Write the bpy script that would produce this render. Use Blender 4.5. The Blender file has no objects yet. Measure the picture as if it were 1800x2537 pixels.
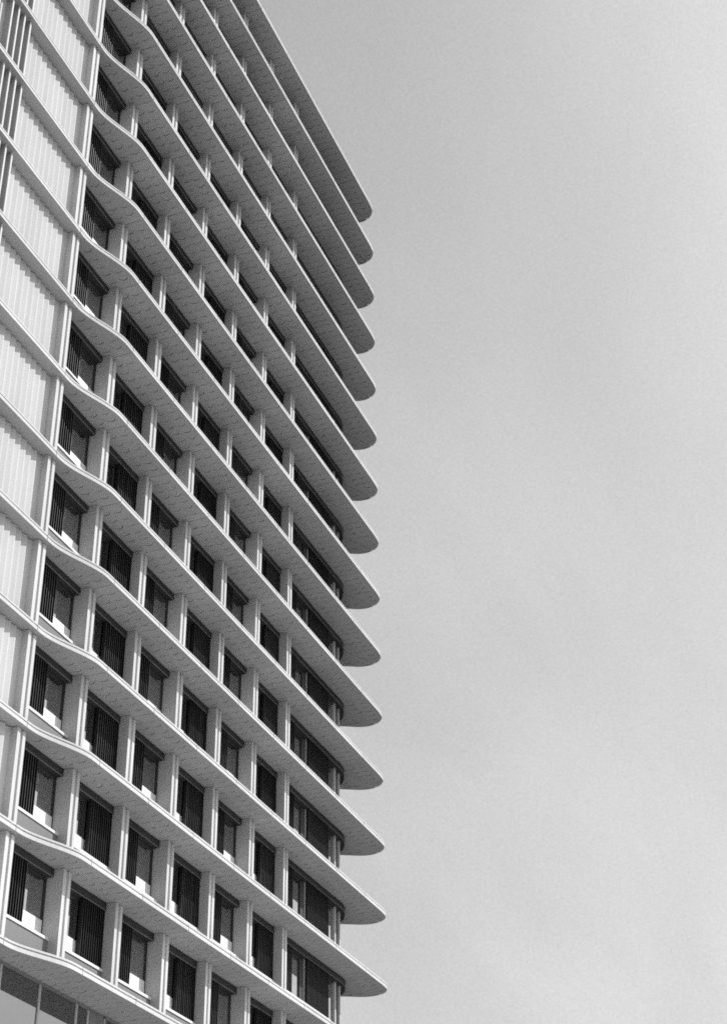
import bpy, math, random
from mathutils import Matrix, Vector
from mathutils.geometry import delaunay_2d_cdt

random.seed(7)
S = bpy.context.scene
COL = S.collection
R = math.radians

# ------------------------------------------------------------------ camera
GZ = 17.1                       # height of the lowest wavy slab above the ground
cam_d = bpy.data.cameras.new('camera')
cam = bpy.data.objects.new('camera', cam_d)
COL.objects.link(cam)
S.camera = cam
rt = Vector((0.35777877, -0.93373839, -0.01126766))
dn = Vector((0.50009286, 0.20178189, -0.84213491))
fw = Vector((0.78860731, 0.29566312, 0.53914918))
m = Matrix.Identity(4)
for i in range(3):
    m[i][0] = rt[i]; m[i][1] = -dn[i]; m[i][2] = -fw[i]
m[0][3], m[1][3], m[2][3] = -40.487, -26.85, -15.468 + GZ
cam.matrix_world = m
cam_d.sensor_fit = 'VERTICAL'
cam_d.sensor_height = 36.0
cam_d.sensor_width = 36.0
cam_d.lens = 4071.2 / 2537 * 36.0
cam_d.clip_start = 0.1
cam_d.clip_end = 8000

# ------------------------------------------------------------------ light
SUN = Vector((0.76, -1.0, 1.04)).normalized()
sun_el = math.asin(SUN.z)
sun_az = math.atan2(SUN.x, SUN.y)
sd = bpy.data.lights.new('sun', 'SUN')
sd.energy = 4.2
sd.angle = R(0.5)
sd.color = (1, 1, 1)
so = bpy.data.objects.new('sun', sd)
so.rotation_euler = (-SUN).to_track_quat('-Z', 'Y').to_euler()
so.location = SUN * 300
COL.objects.link(so)

W = bpy.data.worlds.new('World')
S.world = W
W.use_nodes = True
nt = W.node_tree
N, L = nt.nodes, nt.links
N.clear()


def node(tree, t, **kw):
    n = tree.nodes.new(t)
    for k, v in kw.items():
        setattr(n, k, v)
    return n


def mth(tree, op, a, b=None, c=None):
    n = tree.nodes.new('ShaderNodeMath')
    n.operation = op
    for i, v in enumerate((a, b, c)):
        if v is None:
            continue
        if isinstance(v, (int, float)):
            n.inputs[i].default_value = v
        else:
            tree.links.new(v, n.inputs[i])
    return n.outputs[0]


sky = node(nt, 'ShaderNodeTexSky', sky_type='NISHITA')
sky.sun_disc = False
sky.sun_elevation = sun_el
sky.sun_rotation = sun_az
sky.air_density = 1.0
sky.dust_density = 2.0
bw = node(nt, 'ShaderNodeRGBToBW')
L.new(sky.outputs[0], bw.inputs[0])
tc = node(nt, 'ShaderNodeTexCoord')
sep = node(nt, 'ShaderNodeSeparateXYZ')
L.new(tc.outputs['Generated'], sep.inputs[0])
den = mth(nt, 'ADD', mth(nt, 'MAXIMUM', sep.outputs[2], 0.0), 0.22)
px_ = mth(nt, 'DIVIDE', sep.outputs[0], den)
py_ = mth(nt, 'DIVIDE', sep.outputs[1], den)
cmb = node(nt, 'ShaderNodeCombineXYZ')
L.new(px_, cmb.inputs[0]); L.new(py_, cmb.inputs[1])
mp = node(nt, 'ShaderNodeMapping')
mp.inputs['Rotation'].default_value = (0, 0, R(25))
mp.inputs['Location'].default_value = (3.3, 1.7, 0)
mp.inputs['Scale'].default_value = (0.8, 2.2, 1)
L.new(cmb.outputs[0], mp.inputs['Vector'])
nz = node(nt, 'ShaderNodeTexNoise')
nz.inputs['Scale'].default_value = 1.6
nz.inputs['Detail'].default_value = 12
nz.inputs['Roughness'].default_value = 0.52
nz.inputs['Distortion'].default_value = 0.25
L.new(mp.outputs[0], nz.inputs['Vector'])
ramp = node(nt, 'ShaderNodeMapRange')
ramp.inputs['From Min'].default_value = 0.32
ramp.inputs['From Max'].default_value = 0.68
ramp.interpolation_type = 'SMOOTHSTEP'
L.new(nz.outputs[0], ramp.inputs['Value'])
# thin veil of cloud over the clear sky: paler towards the horizon, brighter round the sun, softly mottled
up = mth(nt, 'MAXIMUM', sep.outputs[2], 0.0)
dot = node(nt, 'ShaderNodeVectorMath', operation='DOT_PRODUCT')
L.new(tc.outputs['Generated'], dot.inputs[0])
dot.inputs[1].default_value = SUN
glow = mth(nt, 'POWER', mth(nt, 'MAXIMUM', dot.outputs['Value'], 0.0), 4.0)
veil = mth(nt, 'MULTIPLY_ADD', ramp.outputs[0], 0.95, 2.35)
veil = mth(nt, 'ADD', veil, mth(nt, 'MULTIPLY', mth(nt, 'SUBTRACT', 1.0, up), 5.0))
veil = mth(nt, 'ADD', veil, mth(nt, 'MULTIPLY', glow, 9.5))
fine = node(nt, 'ShaderNodeTexNoise')
fine.inputs['Scale'].default_value = 700
fine.inputs['Detail'].default_value = 2
L.new(tc.outputs['Generated'], fine.inputs['Vector'])
veil = mth(nt, 'MULTIPLY', veil, mth(nt, 'MULTIPLY_ADD', fine.outputs[0], 0.30, 0.85))
skyv = mth(nt, 'MULTIPLY_ADD', bw.outputs[0], 0.35, veil)
bg = node(nt, 'ShaderNodeBackground')
bg.inputs['Strength'].default_value = 0.085
L.new(skyv, bg.inputs['Color'])
wo = node(nt, 'ShaderNodeOutputWorld')
L.new(bg.outputs[0], wo.inputs[0])

S.view_settings.view_transform = 'Standard'
S.view_settings.look = 'None'
S.view_settings.gamma = 1
S.view_settings.use_curve_mapping = False
S.view_settings.exposure = 0.0
S.render.engine = 'CYCLES'
S.cycles.use_denoising = False
S.cycles.filter_width = 1.75
S.cycles.max_bounces = 8
S.cycles.diffuse_bounces = 5


# ------------------------------------------------------------------ materials
def concrete(name, base, grain=0.10, blotch=0.10, rough=0.85, streak=0.0, bump=0.15, gscale=14.0, vary=0.0):
    mt = bpy.data.materials.new(name)
    mt.use_nodes = True
    t = mt.node_tree
    b = t.nodes['Principled BSDF']
    b.inputs['Roughness'].default_value = rough
    b.inputs['Specular IOR Level'].default_value = 0.25
    g = node(t, 'ShaderNodeNewGeometry')
    n1 = node(t, 'ShaderNodeTexNoise')
    n1.inputs['Scale'].default_value = gscale
    n1.inputs['Detail'].default_value = 6
    n1.inputs['Roughness'].default_value = 0.75
    t.links.new(g.outputs['Position'], n1.inputs['Vector'])
    n2 = node(t, 'ShaderNodeTexNoise')
    n2.inputs['Scale'].default_value = 0.9
    n2.inputs['Detail'].default_value = 5
    t.links.new(g.outputs['Position'], n2.inputs['Vector'])
    v = mth(t, 'MULTIPLY_ADD', mth(t, 'SUBTRACT', n1.outputs[0], 0.5), grain * 4, 1.0)
    v2 = mth(t, 'MULTIPLY_ADD', mth(t, 'SUBTRACT', n2.outputs[0], 0.5), blotch * 3, 1.0)
    v = mth(t, 'MULTIPLY', v, v2)
    if streak:
        mpn = node(t, 'ShaderNodeMapping')
        mpn.inputs['Scale'].default_value = (9, 9, 0.5)
        t.links.new(g.outputs['Position'], mpn.inputs['Vector'])
        n3 = node(t, 'ShaderNodeTexNoise')
        n3.inputs['Scale'].default_value = 1.0
        n3.inputs['Detail'].default_value = 4
        t.links.new(mpn.outputs[0], n3.inputs['Vector'])
        v3 = mth(t, 'MULTIPLY_ADD', mth(t, 'SUBTRACT', n3.outputs[0], 0.5), streak * 3, 1.0)
        v = mth(t, 'MULTIPLY', v, v3)
    if vary:
        oi = node(t, 'ShaderNodeObjectInfo')
        v = mth(t, 'MULTIPLY', v, mth(t, 'MULTIPLY_ADD', oi.outputs['Random'], vary * 2, 1 - vary))
    v = mth(t, 'MULTIPLY', v, base)
    v = mth(t, 'MINIMUM', v, 0.9)
    t.links.new(v, b.inputs['Base Color'])
    if bump:
        bp = node(t, 'ShaderNodeBump')
        bp.inputs['Strength'].default_value = bump
        bp.inputs['Distance'].default_value = 0.01
        t.links.new(n1.outputs[0], bp.inputs['Height'])
        t.links.new(bp.outputs[0], b.inputs['Normal'])
    return mt


def glass(name, inner, refl, vary=0.5):
    """coated window glass: mirror reflection over a dim blind that differs from pane to pane"""
    mt = bpy.data.materials.new(name)
    mt.use_nodes = True
    t = mt.node_tree
    t.nodes.clear()
    out = node(t, 'ShaderNodeOutputMaterial')
    oi = node(t, 'ShaderNodeObjectInfo')
    k = mth(t, 'MULTIPLY_ADD', oi.outputs['Random'], vary * 2, 1 - vary)
    g = node(t, 'ShaderNodeNewGeometry')
    mpn = node(t, 'ShaderNodeMapping')
    mpn.inputs['Scale'].default_value = (2.2, 2.2, 0.25)
    t.links.new(g.outputs['Position'], mpn.inputs['Vector'])
    nn = node(t, 'ShaderNodeTexNoise')
    nn.inputs['Scale'].default_value = 1.6
    nn.inputs['Detail'].default_value = 3
    t.links.new(mpn.outputs[0], nn.inputs['Vector'])
    k = mth(t, 'MULTIPLY', k, mth(t, 'MULTIPLY_ADD', nn.outputs[0], 0.9, 0.55))
    d = node(t, 'ShaderNodeBsdfDiffuse')
    t.links.new(mth(t, 'MULTIPLY', k, inner), d.inputs['Color'])
    gl = node(t, 'ShaderNodeBsdfGlossy')
    gl.inputs['Roughness'].default_value = 0.02
    gl.inputs['Color'].default_value = (0.95, 0.95, 0.95, 1)
    fr = node(t, 'ShaderNodeFresnel')
    fr.inputs['IOR'].default_value = 1.5
    f = mth(t, 'MINIMUM', mth(t, 'ADD', fr.outputs[0], refl), 0.95)
    mx = node(t, 'ShaderNodeMixShader')
    t.links.new(f, mx.inputs[0])
    t.links.new(d.outputs[0], mx.inputs[1])
    t.links.new(gl.outputs[0], mx.inputs[2])
    t.links.new(mx.outputs[0], out.inputs[0])
    return mt


M = {
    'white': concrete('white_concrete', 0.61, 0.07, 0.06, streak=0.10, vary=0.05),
    'side': concrete('pier_concrete', 0.56, 0.13, 0.06, streak=0.06, vary=0.05),
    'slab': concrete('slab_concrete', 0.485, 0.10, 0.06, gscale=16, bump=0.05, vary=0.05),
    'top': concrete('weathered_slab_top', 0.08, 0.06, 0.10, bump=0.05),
    'clad': concrete('cladding_white', 0.60, 0.06, 0.03, streak=0.04, bump=0.05, vary=0.05),
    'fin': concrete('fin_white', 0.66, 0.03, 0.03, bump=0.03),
    'fin_shaded': concrete('fin_shade_grey', 0.42, 0.06, 0.05, bump=0.03),  # fin sides greyer than their fronts, shade put into the colour
    'sill': concrete('sill_white', 0.78, 0.02, 0.02, rough=0.6, bump=0.0),
    'panel': concrete('panel_white', 0.80, 0.02, 0.02, rough=0.5, bump=0.0),
    'upstand': concrete('upstand_concrete', 0.23, 0.10, 0.05, streak=0.05),
    'dark': concrete('dark_metal', 0.055, 0.05, 0.05, rough=0.6, bump=0.0),
    'head': concrete('header_metal', 0.05, 0.12, 0.12, rough=0.7, bump=0.05),
    'trim': concrete('trim_metal', 0.24, 0.05, 0.05, rough=0.4, bump=0.0),
    'slat': concrete('slat_metal', 0.02, 0.05, 0.10, rough=0.45, bump=0.0),
    'lit_edge': concrete('louvre_lit_edge', 0.07, 0.05, 0.10, rough=0.4, bump=0.0, vary=0.5),
    'mull': concrete('mullion_metal', 0.6, 0.05, 0.05, rough=0.5, bump=0.0),
    'inner': concrete('inner_wall', 0.10, 0.05, 0.05, bump=0.0),
    'ground': concrete('asphalt', 0.03, 0.10, 0.10, gscale=6),
    'bounce_pave': concrete('bounce_paving', 0.56, 0.08, 0.08, gscale=5),
    'glass': glass('window_glass', 0.05, 0.33),
    'podglass': glass('podium_glass', 0.008, 0.21, 0.4),
}


# ------------------------------------------------------------------ mesh helpers
class MB:
    def __init__(self):
        self.v, self.f, self.mi = [], [], []

    def box(self, x0, x1, y0, y1, z0, z1, mi=0):
        n = len(self.v)
        self.v += [(x, y, z) for z in (z0, z1) for y in (y0, y1) for x in (x0, x1)]
        for q in ((0, 2, 3, 1), (4, 5, 7, 6), (0, 1, 5, 4), (2, 6, 7, 3), (0, 4, 6, 2), (1, 3, 7, 5)):
            self.f.append([n + i for i in q]); self.mi.append(mi)
        return self

    def prism(self, poly, z0, z1, mi=0):
        """counter-clockwise outline raised from z0 to z1"""
        n, k = len(self.v), len(poly)
        self.v += [(x, y, z0) for x, y in poly] + [(x, y, z1) for x, y in poly]
        for i in range(k):
            j = (i + 1) % k
            self.f.append([n + i, n + j, n + k + j, n + k + i]); self.mi.append(mi)
        self.f.append([n + i for i in range(k)][::-1]); self.mi.append(mi)
        self.f.append([n + k + i for i in range(k)]); self.mi.append(mi)
        return self

    def ribbon(self, outer, inner, z0, z1, mi=0):
        """a wall that follows two matching paths"""
        n, k = len(self.v), len(outer)
        for path in (outer, inner):
            for z in (z0, z1):
                self.v += [(x, y, z) for x, y in path]
        o0, o1, i0, i1 = n, n + k, n + 2 * k, n + 3 * k
        for a in range(k - 1):
            b = a + 1
            for q in ((o0 + a, o0 + b, o1 + b, o1 + a), (i0 + b, i0 + a, i1 + a, i1 + b),
                      (o0 + b, o0 + a, i0 + a, i0 + b), (o1 + a, o1 + b, i1 + b, i1 + a)):
                self.f.append(list(q)); self.mi.append(mi)
        for a, flip in ((0, False), (k - 1, True)):
            q = [o0 + a, o1 + a, i1 + a, i0 + a]
            self.f.append(q[::-1] if flip else q); self.mi.append(mi)
        return self

    def mesh(self, name, *mats):
        me = bpy.data.meshes.new(name)
        me.from_pydata(self.v, [], self.f)
        for mt in mats:
            me.materials.append(M[mt])
        for p, i in zip(me.polygons, self.mi):
            p.material_index = i
        me.update()
        return me


def put(name, me, parent=None, loc=(0, 0, 0), **props):
    o = bpy.data.objects.new(name, me)
    COL.objects.link(o)
    o.location = loc
    if parent:
        o.parent = parent
    for k, v in props.items():
        o[k] = v
    return o


# ------------------------------------------------------------------ ground
g = MB()
g.v = [(-3000, -3000, 0), (3000, -3000, 0), (3000, 3000, 0), (-3000, 3000, 0)]
g.f = [[0, 1, 2, 3]]; g.mi = [0]
put('ground', g.mesh('ground', 'ground'), label='dark asphalt ground round the tower', kind='structure')
put('bounce_pavement', MB().box(-60, 52, -46, -6, 0.0, 0.12).mesh('bounce_pavement', 'bounce_pave'),  # unseen, added and shaped to bounce sunlight up onto the soffits
    label='pale paving added out of view to bounce sunlight up to the soffits', kind='structure')

# ------------------------------------------------------------------ the tower
tower = bpy.data.objects.new('office_tower', None)
COL.objects.link(tower)
tower.location = (0, 0, 0)
tower['label'] = 'tall pale concrete office tower with wavy projecting floor slabs and dark louvred windows'
tower['category'] = 'building'

B = 3.5
H = 3.4703
NF = 17                         # slabs 0..16
NB = 8                          # window bays
ST = 0.24                       # slab thickness


def zf(j):
    return GZ + j * H


def edge_y(x):
    """front edge of a slab: shallow in front of the cladding, swept out in front of the windows"""
    t = min(1, max(0, (x - 0.3) / 2.85))
    s = t * t * (3 - 2 * t)
    far = -0.865 - 0.085 * min(1, max(0, (x - 3) / 27))
    return -0.19 * (1 - s) + far * s


def catmull(pts, n):
    out = []
    P = [pts[0]] + list(pts) + [pts[-1]]
    for i in range(1, len(P) - 2):
        a, b, c, d = P[i - 1], P[i], P[i + 1], P[i + 2]
        for k in range(n):
            t = k / n
            out.append(tuple(0.5 * (2 * b[q] + (c[q] - a[q]) * t + (2 * a[q] - 5 * b[q] + 4 * c[q] - d[q]) * t * t
                                    + (3 * b[q] - a[q] - 3 * c[q] + d[q]) * t ** 3) for q in (0, 1)))
    out.append(tuple(pts[-1]))
    return out


corner = catmull([(29.6, -0.95), (30.3, -0.95), (30.85, -0.92), (31.14, -0.84), (31.42, -0.66), (31.62, -0.42), (31.74, -0.13),
                  (31.78, 0.2), (31.70, 0.58), (31.46, 1.04), (31.17, 1.6), (30.97, 2.2), (30.86, 3.0), (30.85, 4.2)], 4)
XL = -12.0


def circle(cx, cy, r, n=18):
    return [(cx + r * math.cos(2 * math.pi * k / n), cy + r * math.sin(2 * math.pi * k / n)) for k in range(n)]


def crescent(cx, cy, r, w, half, m=9):
    """outline of a crescent-shaped cut, thickest on its +x side, pointed at both ends"""
    out, inn = [], []
    for k in range(m + 1):
        a = R(-half + 2 * half * k / m)
        q = math.cos(math.pi * (k / m - 0.5))
        out.append((cx + r * math.cos(a), cy + r * math.sin(a)))
        inn.append((cx + (r - w * q) * math.cos(a), cy + (r - w * q) * math.sin(a)))
    return out + inn[m - 1:0:-1]


def inside(p, poly):
    x, y = p
    c = False
    for i in range(len(poly)):
        x0, y0 = poly[i]; x1, y1 = poly[i - 1]
        if (y0 > y) != (y1 > y) and x < (x1 - x0) * (y - y0) / (y1 - y0) + x0:
            c = not c
    return c


def panel_mesh(name, front, back, dimples=True):
    """one precast slab panel. front: path of the exposed edge; back: the rest of the outline (both in order, counter-clockwise)"""
    poly = front + back
    v, f = [], []
    holes = []
    if dimples:
        xs = [p[0] for p in poly]; ys = [p[1] for p in poly]
        rr = 0.21
        for a in range(int(min(xs) * 2) - 1, int(max(xs) * 2) + 2):
            for b in range(-2, 6):
                jx, jy = random.uniform(-.012, .012), random.uniform(-.012, .012)
                c = (a * 0.5 + 0.005 + jx, -0.46 + 0.5 * b + jy)
                if c[0] < 0.8 or c[1] > 2.2:
                    continue
                if all(inside(q, poly) for q in circle(*c, rr + 0.015)) and inside(c, poly):
                    holes.append(crescent(*c, rr + random.uniform(-.015, .01), random.uniform(*((.055, .085) if 'corner' in name or 'end' in name else (.03, .062))), random.uniform(65, 98)))
    # underside with the round dishes cut in
    pts = [Vector(p) for p in poly]
    faces = [list(range(len(poly)))]
    edges = []
    for h in holes:
        n0 = len(pts)
        pts += [Vector(p) for p in h]
        edges += [(n0 + i, n0 + (i + 1) % len(h)) for i in range(len(h))]
    vo, eo, fo, *_ = delaunay_2d_cdt(pts, edges, faces, 1, 1e-5)
    n0 = len(v)
    v += [(p.x, p.y, 0.0) for p in vo]
    for t in fo:
        c = sum((vo[i] for i in t), Vector((0, 0))) / len(t)
        if any(inside(c, h) for h in holes):
            continue
        a, b_, c_ = (vo[i] for i in t[:3])
        area = (b_.x - a.x) * (c_.y - a.y) - (b_.y - a.y) * (c_.x - a.x)
        f.append([n0 + i for i in (t[::-1] if area > 0 else t)])
    for h in holes:
        dep = random.uniform(0.045, 0.075)
        n0 = len(v); k = len(h); m_ = k // 2
        v += [(x, y, 0.0) for x, y in h] + [(x, y, dep) for x, y in h]
        for i in range(k):
            j = (i + 1) % k
            f.append([n0 + i, n0 + j, n0 + k + j, n0 + k + i])
        for i in range(m_):
            q = [n0 + k + i, n0 + k + i + 1, n0 + k + (k - i - 1) % k, n0 + k + (k - i) % k]
            q = list(dict.fromkeys(q))
            if len(q) > 2:
                f.append(q[::-1])
    nf0 = len(f)
    # exposed edge: two lips with a shadow groove between them
    prof = [(0.006, 0.0), (0.0, 0.006), (0.0, 0.128), (0.09, 0.130), (0.09, 0.176), (0.0, 0.178), (0.0, ST - 0.006), (0.006, ST)]
    k = len(front)
    nrm = []
    for i in range(k):
        a = Vector(front[max(0, i - 1)]); b_ = Vector(front[min(k - 1, i + 1)])
        d = (b_ - a).normalized()
        nrm.append((-d.y, d.x))                     # inward
    n0 = len(v)
    for off, z in prof:
        for (x, y), (nx, ny) in zip(front, nrm):
            v.append((x + nx * off, y + ny * off, z))
    for r in range(len(prof) - 1):
        for i in range(k - 1):
            q = [n0 + r * k + i, n0 + r * k + i + 1, n0 + (r + 1) * k + i + 1, n0 + (r + 1) * k + i]
            f.append(q)
    # other sides and the top
    n1 = len(v)
    ring = [front[-1]] + back + [front[0]]
    v += [(x, y, 0.0) for x, y in ring] + [(x, y, ST) for x, y in ring]
    for i in range(len(ring) - 1):
        f.append([n1 + i, n1 + i + 1, n1 + len(ring) + i + 1, n1 + len(ring) + i])
    n2 = len(v)
    v += [(x + nx * .006, y + ny * .006, ST) for (x, y), (nx, ny) in zip(front, nrm)] + [(x, y, ST) for x, y in back]
    f.append(list(range(n2, len(v))))
    ntop = len(f) - 1
    me = bpy.data.meshes.new(name)
    me.from_pydata(v, [], f)
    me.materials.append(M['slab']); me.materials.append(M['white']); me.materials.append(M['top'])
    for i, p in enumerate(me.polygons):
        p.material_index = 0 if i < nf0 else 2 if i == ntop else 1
    me.update()
    return me


GAP = 0.02
BACK = 1.3
panels = []
seams = [B * k + 0.09 for k in range(0, 9)]          # 0.09 .. 28.09


def front_run(x0, x1, step=0.12):
    n = max(2, int((x1 - x0) / step))
    return [(x0 + (x1 - x0) * i / n, edge_y(x0 + (x1 - x0) * i / n)) for i in range(n + 1)]


panels.append(panel_mesh('slab_panel_cladding', front_run(XL, seams[0] - GAP, 1.5), [(seams[0] - GAP, BACK), (XL, BACK)], False))
for k in range(8):
    a, b = seams[k] + GAP, seams[k + 1] - GAP
    panels.append(panel_mesh('slab_panel', front_run(a, b, 0.12 if k == 0 else 0.8), [(b, BACK), (a, BACK)]))
ic = min(range(len(corner)), key=lambda i: (corner[i][0] - 31.65) ** 2 + (corner[i][1] + 0.37) ** 2)
cf = [p for p in front_run(seams[8] + GAP, 29.5, 0.5)] + corner[:ic + 1]
cd = Vector((corner[ic][0] - 28.8, corner[ic][1] - 1.15)).normalized()
nn = Vector((-cd.y, cd.x))
panels.append(panel_mesh('slab_panel_corner', cf, [(28.8, 1.13), (seams[8] + GAP, 1.13)]))
dgap = nn * 0.045
e0 = (corner[ic][0] + dgap.x * 0.9, corner[ic][1] + dgap.y * 0.9)
panels.append(panel_mesh('slab_panel_end', [e0] + corner[ic + 1:] + [(30.85, 15.0)], [(28.8, 15.0), (28.8 + dgap.x, 1.13 + dgap.y + .02)]))

core_front = [(XL + .1, -0.1), (0.0, -0.1)] + [(x, edge_y(x) + 0.07) for x in (0.3, 0.8, 1.3, 1.8, 2.3, 2.8, 3.3, 12, 21, 29.5)]
core_poly = core_front + [(p[0] - .09, p[1] + .07 if p[1] < .2 else p[1]) for p in corner[4:]] + [(30.7, 15.0), (XL + .1, 15.0)]
deck_me = MB().prism(core_poly, 0.185, 0.215).mesh('floor_slab', 'slab')

for j in range(NF):
    dz = -0.05 if j == 0 else 0.0
    fl = put('floor_slab', deck_me, tower, (0, 0, zf(j) + dz))
    for me in panels:
        put('slab_panel', me, fl)

# columns: a deep pier whose front is split by an upright groove
HC = H - ST + 0.004
colp = [(0, 0), (0.165, 0), (0.165, 0.06), (0.318, 0.06), (0.318, 0), (0.48, 0), (0.48, 0.86), (0, 0.86)]
mbc = MB().prism(colp, 0, HC - 0.028)
mbc.box(0.02, 0.46, 0.075, 0.84, HC - 0.03, HC)
col_me = mbc.mesh('column', 'white', 'side')
for p in col_me.polygons:
    if abs(p.normal.x) > 0.9 and abs(p.center.x - .24) > 0.2:
        p.material_index = 1
for j in range(NF - 1):
    for i in range(0, 7):
        put('column', col_me, tower, (B * i - 0.11, 0, zf(j) + ST - 0.002))

# cladding: upright folded panels, each with a flat nose
PITCH = 0.347
NP = 12
cx0 = -0.45
pp = [(-0.322, 0.355), (-0.045, 0.25), (0.0, 0.25), (0.025, 0.355), (0.025, 0.40), (-0.322, 0.40)]
clad_me = MB().prism(pp, 0, HC - 0.03).mesh('cladding_panel', 'clad')
fin_me = MB().box(0, 0.085, -0.02, 0.025, 0, HC).box(0.006, 0.079, 0.025, 0.34, 0, HC, 1).mesh('fin', 'fin', 'fin_shaded')
blank_me = MB().box(-6.17, -5.80, 0.27, 0.34, 0, HC).mesh('wall_panel', 'clad')
far_me = MB().box(XL + .15, -7.95, 0.26, 0.34, 0, HC).mesh('wall_panel', 'clad')
strip_me = MB().box(-6.60, -6.17, 0.30, 0.36, 0, HC).mesh('strip_window', 'glass')
for j in range(NF - 1):
    z = zf(j) + ST - 0.002
    for k in range(-1, NP):
        put('cladding_panel', clad_me, tower, (cx0 - PITCH * k, 0, z))
    for k in range(4):
        put('fin', fin_me, tower, (-4.63 - 0.41 * k, 0, z))
    for k in range(4):
        put('fin', fin_me, tower, (-6.68 - 0.41 * k, 0, z))
    put('wall_panel', blank_me, tower, (0, 0, z))
    put('wall_panel', far_me, tower, (0, 0, z))
    put('strip_window', strip_me, tower, (0, 0, z))

# the body of the building behind the facade
mb = MB()
mb.box(XL + .2, -0.2, 0.40, 14.8, GZ + 0.1, zf(NF - 1) + 0.1)
mb.box(-0.2, 28.2, 0.86, 14.8, GZ + 0.1, zf(NF - 1) + 0.1)
mb.box(XL + .2, 28.15, 0.84, 14.75, 0.0, GZ + 0.1)
put('inner_wall', mb.mesh('inner_wall', 'inner'), tower)

# ------------------------------------------------------------------ windows
SZ = 1.20 - ST                  # sill height above the slab top; everything below is measured from the slab top
HZ = H - ST                     # underside of the slab above


def slat_xs(kind):
    if kind == 'even':
        return [0.42 + 0.142 * i for i in range(11)]
    if kind == 'odd':
        return [1.94 + 0.142 * i for i in range(11)]
    if kind == 'wide':
        return [0.05 + 0.142 * i for i in range(18)]




def add_slat(b, x):
    """a dark blade with sunlight painted on its nosing"""
    b.box(x + 0.004, x + 0.022, 0.409, 0.525, SZ + 0.03, HZ - 0.28)
    b.box(x + 0.004, x + 0.022, 0.395, 0.409, SZ + 0.03, HZ - 0.28, 1)  # front edge made lighter: sunlight put into the colour
    return b


slat_me = add_slat(MB(), 0).mesh('louvre_slat', 'slat', 'lit_edge')


def louvre_joined(kind):
    b = MB()
    for x in slat_xs(kind):
        add_slat(b, x)
    return b.mesh('louvre_screen', 'slat', 'lit_edge')


def louvre_rails(kind):
    xs = slat_xs(kind)
    b = MB()
    b.box(xs[0] - 0.02, xs[-1] + 0.046, 0.43, 0.50, 0, 0.038)
    return b.mesh('louvre_rail', 'slat')


def window_meshes(kind):
    x0, x1 = 0.372, 3.388
    if kind == 'end':
        x1 = 3.53
    if kind == 'wide':
        x0, x1 = 0.10, 4.05
    out = {}
    fr = MB()
    fr.box(x0, x0 + 0.06, 0.60, 0.70, SZ, HZ - 0.27)
    fr.box(x1 - 0.06, x1, 0.60, 0.70, SZ, HZ - 0.27)
    fr.box(x0 + 0.06, x1 - 0.06, 0.605, 0.69, HZ - 0.36, HZ - 0.27)
    if kind in ('even', 'odd'):
        fr.box(1.86, 1.92, 0.60, 0.69, SZ + 0.55, HZ - 0.36)
    if kind == 'end':
        fr.box(3.08, x1 - 0.06, 0.57, 0.69, 0, HZ - 0.36)
    out['frame'] = fr.mesh('window', 'dark')
    if kind in ('even', 'odd'):
        out['pane'] = [MB().box(a, b, 0.645, 0.665, SZ + 0.585, HZ - 0.36).mesh('pane', 'glass')
                       for a, b in ((x0 + 0.06, 1.86), (1.92, x1 - 0.06))]
        out['spandrel_panel'] = MB().box(x0 + 0.004, x1 - 0.06, 0.604, 0.66, SZ, SZ + 0.585).mesh('spandrel_panel', 'panel')
        out['sill'] = MB().box(x0, x1, 0.33, 0.70, SZ - 0.09, SZ).mesh('sill', 'sill')
        out['header'] = MB().box(x0, x1, 0.36, 0.70, HZ - 0.27, HZ + 0.002).mesh('header', 'head')
        out['header_trim'] = MB().box(x0, x1, 0.345, 0.372, HZ - 0.285, HZ - 0.268).mesh('header_trim', 'trim')
    elif kind == 'end':
        out['pane'] = [MB().box(x0 + 0.06, 3.08, 0.63, 0.65, SZ, HZ - 0.36).mesh('pane', 'glass')]
        out['sill'] = MB().box(x0, x1 + .1, 0.33, 0.70, SZ - 0.09, SZ).mesh('sill', 'sill')
    else:
        out['pane'] = [MB().box(a, b, 0.63, 0.65, SZ - .9, HZ - 0.36).mesh('pane', 'glass') for a, b in ((0.16, 3.56), (3.68, 3.99))]
        out['mullion'] = [MB().box(a, a + w, 0.52, 0.66, 0, HZ - 0.272).mesh('mullion', 'mull') for a, w in ((0.02, 0.08), (3.56, 0.12))]
        out['sill'] = MB().box(0.1, 2.6, 0.33, 0.70, SZ - 0.09, SZ).mesh('sill', 'sill')
    out['upstand'] = MB().box(x0, x1, 0.37, 0.68, -0.005, SZ - 0.092).mesh('upstand', 'upstand')
    return out


WM = {k: window_meshes(k) for k in ('even', 'odd', 'end', 'wide')}
LJ = {k: louvre_joined(k) for k in ('even', 'odd', 'wide')}
LB = {k: MB().box(slat_xs(k)[0] - .01, slat_xs(k)[-1] + .036, 0.527, 0.545, SZ + .01, HZ - .275).mesh('louvre_shade_sheet', 'slat') for k in ('even', 'odd', 'wide')}
LR = {k: louvre_rails(k) for k in ('even', 'odd', 'wide')}

cpos = Vector((-40.487, -26.85, -15.468 + GZ))
cells = [(j, i) for j in range(NF - 1) for i in range(NB)]


def in_view(j, i):
    d = Vector((B * i + 1.2, 0.45, zf(j) + 2.3)) - cpos
    z = d.dot(fw)
    u, v = 900 + 4071.2 * d.dot(rt) / z, 1268.5 + 4071.2 * d.dot(dn) / z
    return -60 < u < 1860 and -120 < v < 2660


near = sorted((c for c in cells if in_view(*c) and c[1] < 6),
              key=lambda c: (Vector((B * c[1], 0, zf(c[0]))) - cpos).length)
single = set(near[:27])         # the 297 louvre slats that show largest are objects of their own

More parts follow.
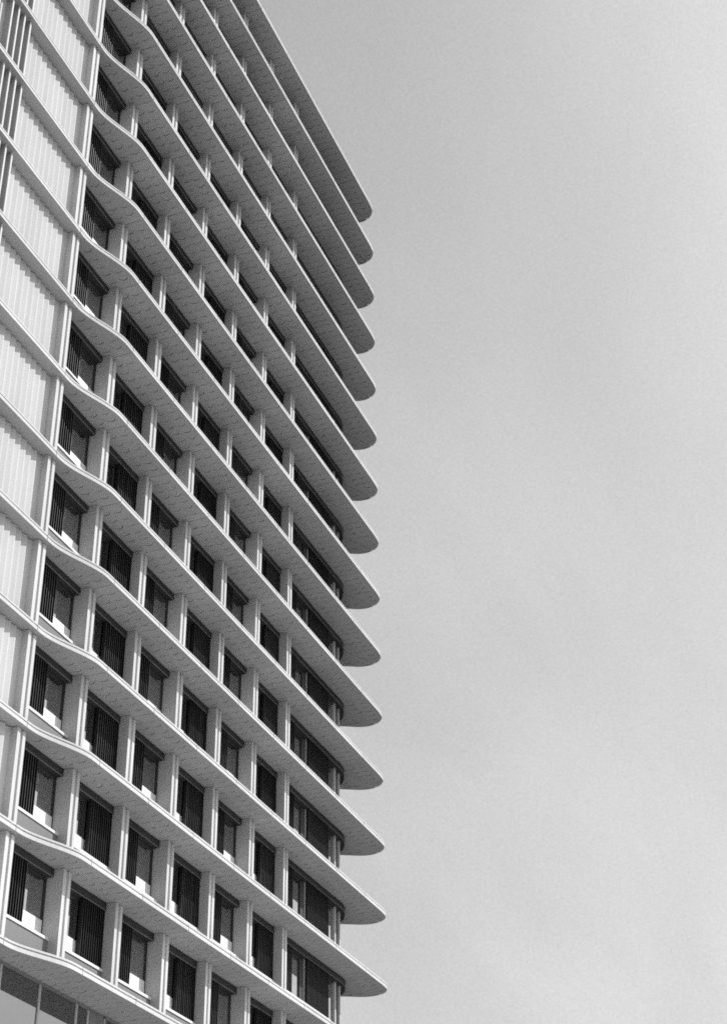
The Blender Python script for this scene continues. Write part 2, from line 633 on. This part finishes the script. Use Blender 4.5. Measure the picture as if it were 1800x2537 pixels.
for j, i in cells:
    kind = 'wide' if i == 7 else 'end' if i == 6 else ('even' if i % 2 == 0 else 'odd')
    lk = 'wide' if i == 7 else ('even' if i % 2 == 0 else 'odd')
    w = WM[kind]
    wo_ = put('window', w['frame'], tower, (B * i, 0, zf(j) + ST))
    for key, me in w.items():
        if key == 'frame':
            continue
        for q in (me if isinstance(me, list) else [me]):
            put(key, q, wo_)
    put('louvre_shade_sheet', LB[lk], wo_)  # added dark sheet standing in for the shade between the slats
    put('louvre_rail', LR[lk], wo_, (0, 0, SZ + 0.012))
    put('louvre_rail', LR[lk], wo_, (0, 0, HZ - 0.31))
    if (j, i) in single:
        for x in slat_xs(lk):
            put('louvre_slat', slat_me, wo_, (x + random.uniform(-.004, .004), 0, 0))
    else:
        put('louvre_screen', LJ[lk], wo_, kind='stuff')

# curved header and glazing where the facade turns the corner
hp = [(21.37, 0.345), (24.5, 0.335), (27.6, 0.315)] + catmull(
    [(28.2, 0.31), (28.8, 0.35), (29.3, 0.51), (29.74, 0.73), (30.07, 0.97), (30.28, 1.25), (30.4, 1.6), (30.45, 2.1)], 3) + [(30.46, 14.5)]


def inset(path, d):
    o = []
    for i, p in enumerate(path):
        a = Vector(path[max(0, i - 1)]); b = Vector(path[min(len(path) - 1, i + 1)])
        t = (b - a).normalized()
        o.append((p[0] - t.y * d, p[1] + t.x * d))
    return o


hdr_me = MB().ribbon(hp, inset(hp, 0.34), HZ - 0.27, HZ + 0.002).mesh('header', 'head')
hdr_tr = MB().ribbon(inset(hp, -0.012), inset(hp, 0.012), HZ - 0.285, HZ - 0.268).mesh('header_trim', 'trim')
arc = [(28.55 + 0.8 * math.sin(a), 0.63 + 0.8 * (1 - math.cos(a))) for a in [R(9 * k) for k in range(11)]] + [(29.35, 14.5)]
gl_me = MB().ribbon(arc, inset(arc, 0.03), 0, HZ - 0.26).mesh('corner_glazing', 'glass')
mul = []
for k in (2, 5, 8):
    a = R(9 * k)
    x, y = 28.55 + 0.8 * math.sin(a), 0.63 + 0.8 * (1 - math.cos(a))
    mul.append(MB().box(x - 0.04, x + 0.04, y - 0.1, y + 0.05, 0, HZ - 0.272).mesh('mullion', 'mull'))
for j in range(NF - 1):
    z = zf(j) + ST
    h_ = put('header', hdr_me, tower, (0, 0, z))
    put('header_trim', hdr_tr, h_)
    g_ = put('corner_glazing', gl_me, tower, (0, 0, z))
    for me in mul:
        put('mullion', me, g_)

# plant room set back on the roof
put('roof', MB().box(4, 24, 5, 13, zf(NF - 1) + ST, zf(NF - 1) + ST + 0.6).mesh('roof', 'slab'), tower)

# ------------------------------------------------------------------ podium under the lowest slab
ptop = GZ - 0.05
pw = MB()
pw.box(6.86, 7.27, 0.66, 0.86, ptop - 5.2, ptop)
pw.box(7.29, 7.74, 0.66, 0.86, ptop - 5.2, ptop)
for k in range(3):
    pw.box(XL + .2, 28.1, 0.55, 0.9, ptop - 5.2 - 4.0 * k - 1.2, ptop - 5.2 - 4.0 * k)
pw.box(XL + .2, 28.1, 0.62, 0.9, 0.0, 1.0)
pod = put('podium_wall', pw.mesh('podium_wall', 'upstand'), tower)


def pod_window(x0, x1, zt, zb, narrow=False):
    f = MB()
    f.box(x0, x1, 0.62, 0.76, zt - 0.09, zt)
    w_ = put('podium_window', f.mesh('podium_window', 'trim'), tower)
    put('pane', MB().box(x0 + 0.04, x1 - 0.04, 0.695, 0.715, zb, zt - 0.09).mesh('pane', 'podglass'), w_)
    for x in ((x0, x1) if narrow else (x0,)):
        b = MB()
        b.prism([(x - 0.045, 0.655), (x - 0.015, 0.655), (x - 0.015, 0.675), (x + 0.015, 0.675), (x + 0.015, 0.655),
                 (x + 0.045, 0.655), (x + 0.045, 0.72), (x - 0.045, 0.72)], zb, zt - 0.09)
        put('mullion', b.mesh('mullion', 'mull'), w_)


xs = [1.42 + 2.29 * k for k in range(-5, 3)]
for a, b in list(zip(xs[:-1], xs[1:])) + [(xs[-1], 6.76)]:
    pod_window(a, b, ptop, ptop - 5.2, a == xs[-1])
x = 7.85
while x < 27:
    pod_window(x, min(x + 2.29, 28.0), ptop, ptop - 5.2)
    x += 2.29
